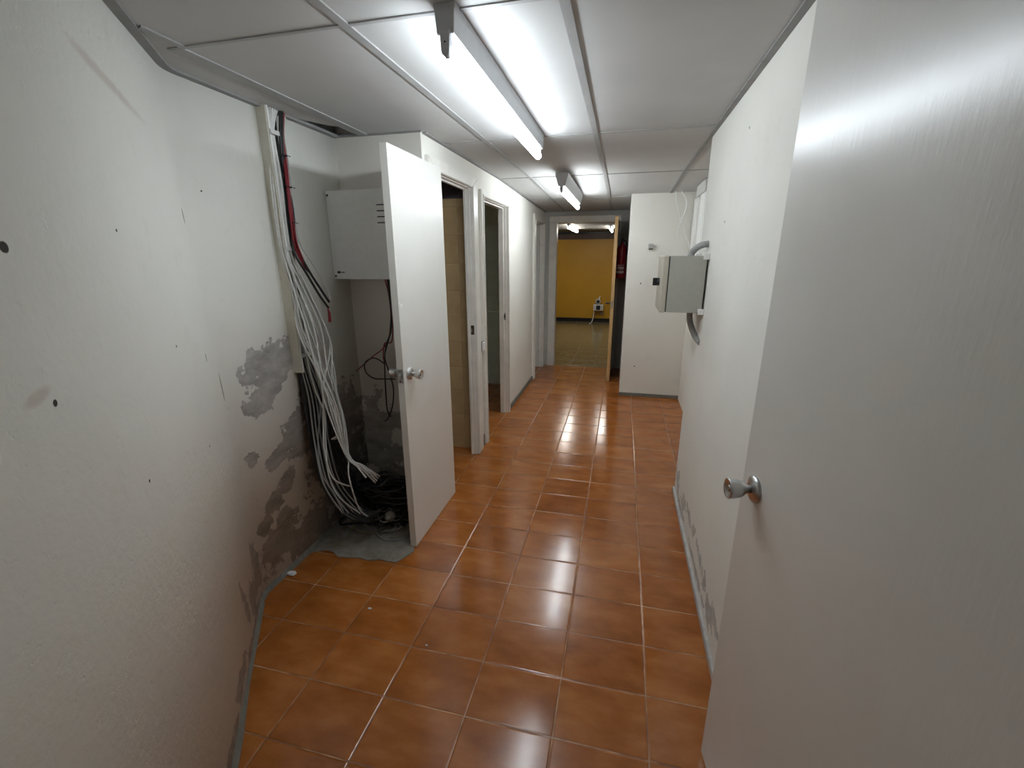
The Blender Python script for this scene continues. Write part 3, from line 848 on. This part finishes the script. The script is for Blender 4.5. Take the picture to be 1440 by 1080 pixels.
CABLES = {
    'white_tied': [
        [(-1.545,1.865,2.184),(-1.545,1.874,2.087),(-1.545,1.838,1.895),(-1.54,1.829,1.609),(-1.52,1.838,1.433),(-1.49,1.838,1.232),(-1.46,1.882,1.01),(-1.42,1.85,0.834),(-1.36,1.874,0.563),(-1.3,1.884,0.486),(-1.25,1.875,0.434)],
        [(-1.545,1.878,2.187),(-1.545,1.878,2.088),(-1.538,1.842,1.892),(-1.534,1.831,1.605),(-1.506,1.835,1.433),(-1.462,1.833,1.233),(-1.432,1.835,1.019),(-1.392,1.86,0.825),(-1.36,1.88,0.56),(-1.3,1.897,0.484),(-1.25,1.957,0.362)],
        [(-1.545,1.891,2.188),(-1.545,1.882,2.086),(-1.549,1.868,1.894),(-1.543,1.85,1.603),(-1.528,1.877,1.43),(-1.506,1.909,1.22),(-1.476,1.946,0.985),(-1.436,1.902,0.808),(-1.36,1.885,0.554),(-1.3,1.911,0.482),(-1.25,1.972,0.366)],
        [(-1.545,1.904,2.191),(-1.545,1.887,2.087),(-1.535,1.859,1.889),(-1.532,1.845,1.599),(-1.5,1.862,1.431),(-1.45,1.874,1.227),(-1.42,1.855,1.008),(-1.38,1.878,0.82),(-1.36,1.891,0.551),(-1.3,1.923,0.475),(-1.25,1.988,0.371)],
        [(-1.545,1.917,2.192),(-1.545,1.891,2.088),(-1.547,1.887,1.891),(-1.542,1.865,1.597),(-1.524,1.906,1.425),(-1.498,1.951,1.21),(-1.468,1.985,0.968),(-1.428,1.925,0.797),(-1.36,1.896,0.544),(-1.3,1.93,0.476),(-1.25,2.005,0.376)],
        [(-1.545,1.93,2.193),(-1.545,1.895,2.086),(-1.54,1.892,1.888),(-1.536,1.867,1.593),(-1.51,1.907,1.422),(-1.47,1.953,1.211),(-1.44,1.926,0.993),(-1.4,1.939,0.794),(-1.36,1.902,0.542),(-1.3,1.936,0.469),(-1.25,1.982,0.379)],
        [(-1.545,1.943,2.194),(-1.545,1.899,2.087),(-1.545,1.906,1.887),(-1.54,1.881,1.594),(-1.52,1.941,1.419),(-1.49,2.007,1.198),(-1.46,2.006,0.979),(-1.42,1.948,0.786),(-1.36,1.908,0.539),(-1.3,1.942,0.462),(-1.25,1.97,0.398)],
    ],
    'white_loop': [
        [(-1.54,1.876,2.183),(-1.54,1.872,2.083),(-1.54,1.871,1.894),(-1.535,1.863,1.603),(-1.52,1.867,1.431),(-1.5,1.831,1.232),(-1.46,1.893,1.007),(-1.43,1.965,0.795),(-1.42,1.954,0.679),(-1.43,1.923,0.641),(-1.45,1.899,0.624)],
        [(-1.54,1.889,2.187),(-1.54,1.876,2.084),(-1.54,1.875,1.894),(-1.535,1.868,1.603),(-1.52,1.872,1.43),(-1.5,1.85,1.226),(-1.46,1.919,0.963),(-1.43,1.99,0.725),(-1.42,1.971,0.63),(-1.43,1.935,0.636),(-1.45,1.91,0.619)],
        [(-1.54,1.903,2.191),(-1.54,1.88,2.085),(-1.54,1.88,1.895),(-1.535,1.872,1.603),(-1.52,1.877,1.43),(-1.5,1.818,1.241),(-1.46,1.854,1.035),(-1.43,1.921,0.825),(-1.42,1.933,0.703),(-1.43,1.947,0.631),(-1.45,1.922,0.615)],
    ],
    'white_long': [
        [(-1.54,1.907,2.189),(-1.54,1.884,2.083),(-1.54,1.896,1.886),(-1.53,1.879,1.593),(-1.51,1.923,1.421),(-1.48,2.016,1.167),(-1.45,1.966,1.065),(-1.44,1.88,0.937),(-1.45,1.858,0.752),(-1.44,1.821,0.603),(-1.4,1.806,0.452),(-1.36,1.883,0.366)],
        [(-1.54,1.919,2.19),(-1.54,1.889,2.084),(-1.54,1.9,1.886),(-1.53,1.883,1.594),(-1.5,1.925,1.417),(-1.46,2.001,1.141),(-1.42,1.933,0.962),(-1.4,1.957,0.72),(-1.36,1.902,0.542),(-1.33,1.844,0.441),(-1.31,1.87,0.246),(-1.29,1.929,0.155)],
        [(-1.55,1.88,2.185),(-1.55,1.879,2.085),(-1.55,1.874,1.895),(-1.545,1.866,1.606),(-1.54,1.882,1.43),(-1.53,1.881,1.188),(-1.52,1.909,0.905),(-1.49,1.922,0.765),(-1.46,1.866,0.629),(-1.43,1.815,0.461),(-1.39,1.829,0.324),(-1.33,1.936,0.153)],
        [(-1.55,1.875,2.184),(-1.55,1.875,2.084),(-1.55,1.865,1.893),(-1.55,1.868,1.606),(-1.545,1.878,1.43),(-1.54,1.873,1.189),(-1.53,1.9,0.964),(-1.52,1.934,0.799),(-1.5,1.856,0.629),(-1.45,1.788,0.484),(-1.4,1.801,0.36),(-1.36,1.817,0.224)],
    ],
    'grey': [
        [(-1.56,1.904,2.19),(-1.56,1.891,2.089),(-1.56,1.898,1.869),(-1.56,1.898,1.604),(-1.555,1.881,1.362),(-1.55,1.864,1.083),(-1.53,1.868,0.859),(-1.5,1.83,0.64),(-1.43,1.768,0.436),(-1.35,1.783,0.263)],
        [(-1.56,1.918,2.193),(-1.56,1.896,2.09),(-1.56,1.902,1.869),(-1.56,1.903,1.604),(-1.555,1.891,1.361),(-1.55,1.879,1.08),(-1.53,1.894,0.85),(-1.5,1.856,0.629),(-1.43,1.8,0.419),(-1.35,1.83,0.235)],
        [(-1.56,1.931,2.197),(-1.56,1.9,2.091),(-1.56,1.907,1.87),(-1.56,1.908,1.604),(-1.555,1.901,1.36),(-1.55,1.894,1.076),(-1.53,1.921,0.842),(-1.5,1.883,0.618),(-1.43,1.833,0.401),(-1.35,1.878,0.205)],
        [(-1.56,1.945,2.201),(-1.56,1.905,2.092),(-1.56,1.912,1.87),(-1.56,1.913,1.604),(-1.555,1.911,1.359),(-1.55,1.91,1.073),(-1.53,1.949,0.833),(-1.5,1.911,0.606),(-1.43,1.868,0.383),(-1.35,1.929,0.173)],
        [(-1.56,1.959,2.205),(-1.56,1.909,2.093),(-1.56,1.916,1.871),(-1.56,1.918,1.604),(-1.555,1.921,1.358),(-1.55,1.926,1.069),(-1.53,1.977,0.824),(-1.5,1.94,0.594),(-1.43,1.903,0.364),(-1.35,1.982,0.141)],
    ],
    'dark_drop': [
        [(-1.56,1.89,1.121),(-1.555,1.864,0.972),(-1.545,1.851,0.786),(-1.52,1.832,0.577),(-1.48,1.816,0.413),(-1.41,1.804,0.302),(-1.33,1.81,0.224),(-1.27,1.895,0.152)],
        [(-1.56,1.896,1.12),(-1.555,1.874,0.969),(-1.545,1.867,0.78),(-1.52,1.854,0.567),(-1.48,1.843,0.398),(-1.41,1.838,0.282),(-1.33,1.847,0.207),(-1.27,1.924,0.152)],
        [(-1.56,1.902,1.118),(-1.555,1.884,0.967),(-1.545,1.882,0.775),(-1.52,1.875,0.558),(-1.48,1.871,0.383),(-1.41,1.873,0.261),(-1.33,1.885,0.19),(-1.27,1.955,0.151)],
        [(-1.56,1.908,1.117),(-1.555,1.894,0.964),(-1.545,1.898,0.769),(-1.52,1.897,0.548),(-1.48,1.899,0.368),(-1.41,1.909,0.24),(-1.33,1.925,0.172),(-1.27,1.985,0.15)],
        [(-1.56,1.914,1.116),(-1.555,1.905,0.961),(-1.545,1.914,0.764),(-1.52,1.92,0.538),(-1.48,1.928,0.353),(-1.41,1.947,0.218),(-1.33,1.966,0.153),(-1.27,2.017,0.149)],
        [(-1.56,1.92,1.115),(-1.555,1.915,0.958),(-1.545,1.931,0.758),(-1.52,1.942,0.527),(-1.48,1.958,0.337),(-1.41,1.985,0.195),(-1.33,2.008,0.134),(-1.27,2.05,0.148)],
        [(-1.56,1.927,1.113),(-1.555,1.926,0.955),(-1.545,1.947,0.752),(-1.52,1.966,0.517),(-1.48,1.989,0.32),(-1.41,2.025,0.171),(-1.33,2.052,0.114),(-1.27,2.083,0.147)],
        [(-1.56,1.933,1.112),(-1.555,1.937,0.953),(-1.545,1.964,0.746),(-1.52,1.99,0.506),(-1.48,2.021,0.303),(-1.41,2.067,0.147),(-1.33,2.098,0.094),(-1.27,2.117,0.146)],
        [(-1.56,1.939,1.111),(-1.555,1.947,0.95),(-1.545,1.982,0.74),(-1.52,2.014,0.495),(-1.48,2.054,0.286),(-1.41,2.109,0.122),(-1.33,2.145,0.072),(-1.27,2.152,0.145)],
        [(-1.56,1.946,1.11),(-1.555,1.958,0.947),(-1.545,1.999,0.734),(-1.52,2.039,0.484),(-1.48,2.087,0.268),(-1.41,2.154,0.095),(-1.33,2.194,0.05),(-1.27,2.187,0.144)],
        [(-1.56,1.952,1.108),(-1.555,1.969,0.944),(-1.545,2.017,0.728),(-1.52,2.064,0.473),(-1.48,2.121,0.25),(-1.41,2.2,0.068),(-1.33,2.245,0.027),(-1.27,2.224,0.143)],
    ],
    'riser_black': [
        [(-1.535,1.949,2.192),(-1.53,1.92,2.082),(-1.545,1.928,1.968),(-1.545,1.945,1.874),(-1.545,1.955,1.757),(-1.545,1.95,1.611),(-1.5,1.956,1.494),(-1.49,2.021,1.393),(-1.48,2.059,1.329)],
        [(-1.53,1.957,2.193),(-1.525,1.928,2.084),(-1.545,1.937,1.97),(-1.545,1.93,1.848),(-1.545,1.923,1.697),(-1.505,1.878,1.577),(-1.49,1.928,1.475),(-1.48,1.991,1.367),(-1.475,2.041,1.301)],
    ],
    'riser_red': [
        [(-1.54,1.978,2.194),(-1.54,1.95,2.084),(-1.535,1.942,1.964),(-1.518,1.914,1.839),(-1.518,1.914,1.696),(-1.518,1.921,1.61),(-1.518,1.948,1.544)],
        [(-1.55,1.976,2.194),(-1.55,1.953,2.085),(-1.54,1.934,1.963),(-1.518,1.905,1.838),(-1.518,1.899,1.695),(-1.518,1.904,1.6),(-1.518,1.952,1.514),(-1.518,1.987,1.479)],
    ],
    'riser_white': [
        [(-1.555,2.005,2.197),(-1.555,1.979,2.091),(-1.55,1.976,1.971),(-1.55,1.975,1.847),(-1.545,1.968,1.7),(-1.54,1.974,1.611),(-1.52,2.038,1.498),(-1.5,2.074,1.411),(-1.49,2.088,1.34)],
    ],
    'red_flag': [
        [(-1.475,2.035,1.302),(-1.472,2.037,1.272),(-1.47,2.032,1.229)],
    ],
    'panel_red': [
        [(-1.306,2.34,1.435),(-1.285,2.33,1.365),(-1.278,2.33,1.245),(-1.28,2.32,1.156),(-1.325,2.31,1.052),(-1.394,2.3,0.996),(-1.471,2.3,0.936),(-1.523,2.3,0.893)],
        [(-1.304,2.36,1.434),(-1.286,2.35,1.324),(-1.278,2.34,1.195),(-1.288,2.33,1.079),(-1.335,2.33,1.065),(-1.351,2.33,0.991),(-1.341,2.32,0.942)],
    ],
    'panel_black': [
        [(-1.277,2.32,1.437),(-1.267,2.31,1.288),(-1.27,2.3,1.147),(-1.304,2.29,1.065),(-1.324,2.29,0.95),(-1.328,2.28,0.742),(-1.326,2.28,0.661),(-1.306,2.28,0.627)],
        [(-1.279,2.34,1.436),(-1.274,2.33,1.286),(-1.292,2.32,1.123),(-1.33,2.31,0.996),(-1.309,2.3,0.914),(-1.286,2.3,0.806),(-1.295,2.29,0.697),(-1.325,2.28,0.616),(-1.351,2.28,0.595)],
        [(-1.334,2.3,0.951),(-1.367,2.29,0.978),(-1.402,2.28,0.983),(-1.448,2.28,0.95),(-1.444,2.28,0.894),(-1.396,2.28,0.862),(-1.326,2.28,0.862),(-1.257,2.28,0.866)],
    ],
    'wire': [
        [(0.458,4.98,2.169),(0.482,4.98,2.051),(0.53,4.98,1.898),(0.582,4.97,1.769),(0.633,4.96,1.646),(0.663,4.95,1.529)],
        [(0.505,4.98,2.168),(0.565,4.97,2.08),(0.568,4.97,1.982),(0.532,4.97,1.87),(0.514,4.96,1.763),(0.538,4.96,1.647),(0.608,4.95,1.543),(0.657,4.95,1.46)],
    ],
    'conduit': [
        [(0.361,2.72,1.543),(0.368,2.71,1.573),(0.388,2.67,1.598),(0.411,2.64,1.609),(0.44,2.647,1.612)],
        [(0.387,2.72,1.246),(0.393,2.72,1.189),(0.41,2.7,1.14),(0.427,2.66,1.106),(0.44,2.586,1.092)],
    ],
}
def cable(name, pts, r, mat, label, group=None, cat='cable', segs=7, n=6):
    o = make(name, tube(new_bm(), pts, r, segs, n), mat)
    tag(o, label, cat, group)
    return o
for L in CABLES['white_tied']:
    cable('white_cable', L, 0.0042, M_cwhite, 'thin white cable of the tied sheaf whose cut ends point at the door', 'white cables tied in a sheaf')
for L in CABLES['white_loop']:
    cable('white_cable', L, 0.0042, M_cwhite, 'thin white cable bowing out of the trunking and ending in a knot halfway down', 'white cables looped back to a knot')
LW = ['white cable that swings out right and crosses back left over the sheaf', 'outermost white cable hanging furthest out from the trunking down to the tangle',
      'white cable close beside the dark cables, running down to the tangle', 'innermost white cable nearest the damp wall, running down to the tangle']
for L, lb in zip(CABLES['white_long'], LW):
    cable('white_cable', L, 0.0042, M_cwhite if lb[0] != 'i' else M_cgrey, lb, 'long white cables')
for L in CABLES['grey']:
    cable('grey_cable', L, 0.0040, M_cgrey, 'grey cable behind the white ones, dropping from the trunking to the tangle', 'grey cables behind the white ones')
for L in CABLES['dark_drop']:
    cable('black_cable', L, 0.0075, M_cblack, 'thick black cable dropping along the damp wall below the trunking end', 'black cables along the wall')
LB = ['thick black cable fastened to the red ones, the one reaching furthest right', 'thick black cable fastened to the red ones, the one ending lower with a red tail']
for L, lb in zip(CABLES['riser_black'], LB):
    cable('black_cable', L, 0.0058, M_cblack, lb, 'black cables fastened to the red ones')
for L in CABLES['riser_red']:
    cable('red_cable', L, 0.0052, M_cred, 'dark red cable strapped to the black cables beside the trunking', 'red cables strapped to the black ones')
for L in CABLES['riser_white']:
    cable('white_cable', L, 0.0032, M_cwhite, 'single white cable curving along the right of the black and red cables', None)
for L in CABLES['red_flag']:
    o = make('red_tag', tube(new_bm(), L, 0.0075, 8, 6, True, lambda t: 0.35 + 0.65 * min(1, t * 1.6)), M_cred)
    tag(o, 'small red tape tail hanging from the cut end of the black cables', 'tag')
for (y_, z_) in ((1.922, 1.867), (1.912, 1.712), (1.918, 2.0)):
    b = new_bm()
    ring_ = [(-1.528 + 0.017 * math.cos(a * math.pi / 6), y_ + 0.019 * math.sin(a * math.pi / 6), z_) for a in range(13)]
    tube(b, ring_, 0.0025, 6, 2)
    tube(b, [(-1.512, y_ + 0.015, z_), (-1.508, y_ + 0.024, z_ - 0.003)], 0.0018, 6, 1)
    o = make('cable_tie', b, M_black)
    tag(o, {1.867: 'black cable tie around the black and red cables, middle of the three', 1.712: 'black cable tie around the black and red cables, lowest of the three', 2.0: 'black cable tie around the black cables just below the ceiling'}[z_], 'cable tie', 'black cable ties')
for i, L in enumerate(CABLES['panel_red']):
    cable('red_cable', L, 0.0036, M_cred, ('thin red cable hanging from the panel and sweeping left', 'thin red cable hanging from the panel and curling down behind the black loop')[i], 'red cables below the panel')
for i, L in enumerate(CABLES['panel_black']):
    cable('black_cable', L, 0.0040, M_cblack, ('thin black cable hanging straight down below the panel', 'thin black cable below the panel bulging towards the door edge', 'thin black cable forming a round loop left of the door knob')[i], 'black cables below the panel')

# tangle of cables on the nook floor
rng = random.Random(11)
def pile_loop(cx, cy, cz, rx, ry, rz, turns, r, mat, name, label, group):
    pts = []
    n = int(14 * turns)
    ph = rng.uniform(0, 6.28); tx = rng.uniform(-0.5, 0.5); ty = rng.uniform(-0.5, 0.5)
    for k in range(n + 1):
        a = ph + k / 14 * 2 * math.pi
        w = 1 + rng.uniform(-0.16, 0.16)
        x = cx + math.cos(a) * rx * w
        y = cy + math.sin(a) * ry * w
        z = cz + (math.cos(a) * tx + math.sin(a) * ty) * rz + rng.uniform(-0.012, 0.012) + (k / n - 0.5) * rz * 0.5
        x = min(-1.10 if y > 1.95 else -1.12, max(-1.555, x)); y = min(2.395, max(1.90, y)); z = max(r + 0.005, z)
        pts.append((x, y, z))
    cable(name, pts, r, mat, label, group, segs=6, n=3)
GP = 'cables tangled on the nook floor'
for k in range(26):
    pile_loop(rng.uniform(-1.40, -1.22), rng.uniform(2.08, 2.26), rng.uniform(0.04, 0.26), rng.uniform(0.08, 0.20), rng.uniform(0.06, 0.14), rng.uniform(0.05, 0.16), rng.uniform(1.0, 2.0), rng.choice([0.005, 0.006, 0.0075]), M_cblack, 'black_cable', 'coiled black cable in the dark tangle on the nook floor', GP)
for k in range(6):
    pile_loop(rng.uniform(-1.42, -1.20), rng.uniform(2.02, 2.15), rng.uniform(0.03, 0.14), rng.uniform(0.04, 0.13), rng.uniform(0.03, 0.09), rng.uniform(0.03, 0.08), rng.uniform(0.6, 1.2), 0.0032, M_cgrey, 'grey_cable', 'thin grey cable end curling out of the tangle on the nook floor', 'grey ends in the tangle')
for k in range(2):
    pts = [(-1.335 + 0.035 * k, 2.10, 0.30), (-1.345 + 0.035 * k, 2.085, 0.24), (-1.352 + 0.034 * k, 2.06, 0.16), (-1.350 + 0.03 * k, 2.05, 0.08), (-1.33 + 0.03 * k, 2.06, 0.02)]
    cable('black_cable', pts, 0.0105, M_cblack, ('thick black cable stub standing up from the tangle, left of the pair', 'thick black cable stub standing up from the tangle, right of the pair')[k], 'stubs standing in the tangle')
cable('yellow_wire', [(-1.44, 2.03, 0.10), (-1.445, 1.985, 0.035), (-1.452, 1.93, 0.010), (-1.462, 1.86, 0.0075), (-1.470, 1.83, 0.0075)], 0.0026, M_cyel, 'thin yellowish wire trailing forward onto the bare concrete', None, 'wire')
cable('yellow_wire', [(-1.47, 2.00, 0.07), (-1.41, 1.98, 0.012), (-1.34, 1.985, 0.014), (-1.27, 2.0, 0.03)], 0.0026, M_cyel, 'thin yellowish wire lying along the front of the tangle', None, 'wire')
cable('grey_cable', [(-1.33, 2.03, 0.03), (-1.27, 1.97, 0.012), (-1.20, 1.95, 0.0085), (-1.12, 1.98, 0.0085)], 0.004, M_cgrey, 'grey cable end lying on the concrete in front of the tangle towards the door', None)
b = new_bm(); lathe(b, [(0, 0.024), (0.02, 0.030), (0.045, 0.030), (0.055, 0.024), (0.058, 0.010)], (-1.228, 2.06, 0.105), (0.15, -1, 0.25), 20)
o = make('plastic_stopper', b, M_skirt); tag(o, 'round grey stopper lying at the front of the cable tangle', 'stopper')
b = new_bm(); lathe(b, [(0.0, 0.012), (0.004, 0.012)], (-1.219, 2.003, 0.1195), (0.15, -1, 0.25), 16)
make('cap_boss', b, M_cgrey, o)

# crumbs of plaster on the tiles
for i, (x, y, s, lb) in enumerate(((-1.545, 1.59, 0.020, 'white plaster crumb on the tiles against the left wall skirting'), (-1.035, 1.475, 0.007, 'tiny white plaster crumb on the tile joint in front of the nook'), (-0.70, 1.348, 0.0045, 'tiny pale crumb in the middle of the tiled floor'))):
    b = new_bm()
    bmesh.ops.create_icosphere(b, subdivisions=2, radius=s)
    for v in b.verts:
        v.co = Vector((v.co.x * 1.4, v.co.y * 0.8, v.co.z * 0.45)) * (1 + 0.35 * noise.noise(v.co * 90 + Vector((i, 0, 0))))
        v.co += Vector((x, y, s * 0.38))
    o = make('plaster_crumb', b, M_pvcw); tag(o, lb, 'crumb', 'plaster crumbs')

# ---------------------------------------------------------------- wall box on the right
e = empty('wall_box', (0.33, 2.72, 1.255))
b = new_bm(); box(b, 0.242, 0.424, 2.570, 2.870, 1.256, 1.552, 0.003)
make('body', b, M_box, e)
b = new_bm(); box(b, 0.237, 0.243, 2.572, 2.868, 1.258, 1.550)
make('gasket', b, M_gasket_shade, e)
b = new_bm(); box(b, 0.206, 0.238, 2.568, 2.872, 1.254, 1.554, 0.007, 3)
lid = make('lid', b, M_lid, e); lid['label'] = 'cream lid facing the corridor'
b = new_bm(); lathe(b, [(0, 0.021), (0.008, 0.021), (0.011, 0.015), (0.014, 0.015)], (0.207, 2.70, 1.412), (-1, 0, 0), 20)
kn = make('latch_base', b, M_black, lid)
b = new_bm(); box(b, 0.170, 0.200, 2.690, 2.710, 1.391, 1.433, 0.003)
make('latch_grip', b, M_black, kn)
for (y_, z_) in ((2.566, 1.548), (2.566, 1.262), (2.852, 1.548), (2.852, 1.262)):
    b = new_bm(); box(b, 0.405, 0.4355, y_ - 0.010, y_ + 0.014, z_ - 0.016, z_ + 0.016, 0.003)
    make('mounting_lug', b, M_pvcw, e)
tag(e, 'grey plastic distribution box with black latch mounted on the right wall', 'electrical box')
CL = ['grey corrugated conduit bending from the box top into the right wall', 'grey corrugated conduit bending from the box bottom into the right wall']
for L, lb in zip(CABLES['conduit'], CL):
    P = smooth_path(L, 40)
    b = new_bm()
    # corrugation: alternating radius along the run
    tube(b, [tuple(p) for p in P], 0.0165, 14, 1, True, None)
    for i, v in enumerate(b.verts):
        ringi = i // 14
        c = P[min(ringi, len(P) - 1)]
        v.co = c + (v.co - c) * (1.0 + 0.06 * math.sin(ringi * 1.6))
    o = make('conduit', b, M_conduit); tag(o, lb, 'conduit', 'conduits of the wall box')

# white trunking behind the box, on the recessed wall
TR = [('white cable trunking on the recessed wall, the one nearer the pillar', 4.80, 5.035, 5.13, 4.90), ('white cable trunking on the recessed wall, the one further from the pillar', 4.37, 4.66, 4.72, 4.345)]
for lb, ya, yb, yd, yc in TR:
    b = new_bm()
    y_m = (ya + yb) / 2
    zt_, zb_ = 2.08, 1.30
    top = [(0.692, ya), (0.650, ya + 0.004), (0.650, yb - 0.004), (0.692, yb)]
    prism(b, top, 'z', zb_, zt_)
    bmesh.ops.bevel(b, geom=b.edges[:], offset=0.002, segments=1, affect='EDGES')
    o = make('trunking', b, M_pvcw)
    b = new_bm(); box(b, 0.6485, 0.651, ya + 0.03, ya + 0.034, zb_, zt_)
    make('lid_seam', b, M_clip, o)
    tag(o, lb, 'trunking', 'white trunking behind the box')
b = new_bm(); box(b, 0.632, 0.692, 4.34, 4.80, 2.075, 2.170, 0.006, 2)
o = make('junction_cover', b, M_clip); tag(o, 'grey cover box under the ceiling on top of the white trunking', 'cover box')
b = new_bm(); box(b, 0.630, 0.634, 4.38, 4.76, 2.085, 2.160, 0.002)
make('cover_lid', b, M_clip, o)
WL = ['thin white wire hanging from the ceiling in front of the pillar, the straighter one', 'thin white wire hanging in front of the pillar, the one bowing both ways']
for L, lb in zip(CABLES['wire'], WL):
    cable('white_wire', L, 0.0055, M_pvcw, lb, 'white wires in front of the pillar', 'wire')
b = new_bm(); box(b, 0.247, 0.292, 5.018, 5.051, 1.618, 1.668, 0.003)
o = make('sensor_block', b, M_conduit); tag(o, 'little grey square block fixed on the pillar', 'block')
b = new_bm(); box(b, 0.250, 0.289, 5.022, 5.050, 1.610, 1.620, 0.001)
make('block_base', b, M_gasket_shade, o)

# ---------------------------------------------------------------- fire extinguisher behind the end door
FX, FY = -0.022, 5.98
e = empty('fire_extinguisher', (FX, FY, 1.27))
b = new_bm()
lathe(b, [(0.0, 0.040), (0.004, 0.056), (0.012, 0.060), (0.33, 0.060), (0.36, 0.056), (0.385, 0.044), (0.405, 0.027), (0.42, 0.018), (0.44, 0.017)], (FX, FY, 1.27), (0, 0, 1), 32)
make('cylinder', b, M_red, e)
b = new_bm()
for k in range(13):
    pass
lab = []
for zz in (1.325, 1.435):
    lab.append([b.verts.new((FX + 0.0606 * math.cos(a), FY + 0.0606 * math.sin(a), zz)) for a in [math.radians(-165 + 9 * q) for q in range(13)]])
for q in range(12):
    b.faces.new((lab[0][q], lab[0][q + 1], lab[1][q + 1], lab[1][q]))
lb_ = make('label_sticker', b, M_lab, e); lb_['label'] = 'pale instruction label'
md = lb_.modifiers.new('solid', 'SOLIDIFY'); md.thickness = 0.0006
b = new_bm(); box(b, FX - 0.014, FX + 0.014, FY - 0.016, FY + 0.016, 1.705, 1.745, 0.004)
va = make('valve', b, M_black, e)
b = new_bm(); box(b, FX - 0.009, FX + 0.009, FY - 0.10, FY + 0.01, 1.745, 1.755, 0.002); box(b, FX - 0.009, FX + 0.009, FY - 0.09, FY + 0.01, 1.715, 1.722, 0.002)
make('lever', b, M_black, va)
b = new_bm(); tube(b, [(FX + 0.01, FY, 1.725), (FX + 0.045, FY - 0.03, 1.715), (FX + 0.058, FY - 0.045, 1.65), (FX + 0.054, FY - 0.045, 1.52), (FX + 0.052, FY - 0.045, 1.40)], 0.008, 10, 6)
make('hose', b, M_black, e)
b = new_bm(); box(b, FX - 0.02, 0.046, FY + 0.058, FY + 0.064, 1.60, 1.64, 0.001); box(b, 0.040, 0.0455, FY - 0.03, FY + 0.064, 1.56, 1.68, 0.001)
make('bracket', b, M_black, e)
tag(e, 'red fire extinguisher hanging behind the open dark door by the pillar', 'fire extinguisher')

# ---------------------------------------------------------------- white device low on the ochre wall of the hall
e = empty('wall_device', (-0.51, 10.93, 0.27))
b = new_bm(); box(b, -0.625, -0.395, 10.80, 10.93, 0.285, 0.425, 0.010, 3)
make('housing', b, M_pvcw, e)
b = new_bm(); box(b, -0.558, -0.462, 10.795, 10.803, 0.302, 0.405, 0.003)
make('dark_window', b, M_black, e)
for zz in (0.318, 0.355, 0.388):
    b = new_bm(); box(b, -0.610, -0.580, 10.796, 10.802, zz - 0.006, zz + 0.006, 0.002)
    make('button', b, M_cgrey, e)
b = new_bm(); box(b, -0.440, -0.425, 10.796, 10.802, 0.31, 0.40, 0.002)
make('slot', b, M_cgrey, e)
tag(e, 'white box with a dark window low on the ochre hall wall', 'device')
e = empty('round_device', (-0.52, 10.86, 0.425))
b = new_bm(); lathe(b, [(0, 0.045), (0.01, 0.062), (0.07, 0.066), (0.09, 0.058), (0.10, 0.040), (0.092, 0.034)], (-0.52, 10.90, 0.495), (0, -1, 0), 28)
make('ring_body', b, M_clip, e)
b = new_bm(); lathe(b, [(0.088, 0.036), (0.101, 0.034), (0.104, 0.015)], (-0.52, 10.90, 0.495), (0, -1, 0), 24)
make('dark_centre', b, M_black, e)
b = new_bm(); tube(b, [(-0.500, 10.86, 0.55), (-0.488, 10.86, 0.585), (-0.482, 10.86, 0.625)], 0.020, 10, 4, True, lambda t: 1 - 0.45 * t)
make('spout', b, M_pvcw, e)
tag(e, 'grey round device with a dark centre on top of the white box in the hall', 'device')
cable('power_lead', [(-0.605, 10.87, 0.287), (-0.610, 10.85, 0.22), (-0.618, 10.80, 0.12), (-0.640, 10.70, 0.03), (-0.665, 10.62, 0.012), (-0.685, 10.56, 0.012)], 0.010, M_pvcw, 'white cord hanging from the white box in the hall to the floor', None, 'cord')
b = new_bm(); lathe(b, [(0, 0.036), (0.012, 0.036), (0.03, 0.026), (0.04, 0.012)], (-0.425, 10.949, 0.20), (0, -1, 0), 20)
o = make('wall_socket', b, M_pvc); tag(o, 'round cream socket on the ochre wall below the white box', 'socket')
b = new_bm(); tube(b, [(-0.425, 10.92, 0.20), (-0.425, 10.90, 0.23), (-0.435, 10.89, 0.287)], 0.006, 8, 4)
make('plug_lead', b, M_brown, o)
b = new_bm(); box(b, -1.372, -1.362, 9.60, 9.64, 1.86, 2.07, 0.002)
o = make('white_conduit', b, M_pvcw); tag(o, 'short white vertical conduit under the hall ceiling at the left of the end doorway', 'conduit')
b = new_bm(); box(b, -1.38, -1.354, 9.605, 9.635, 1.85, 1.87, 0.002)
make('end_cap', b, M_pvcw, o)
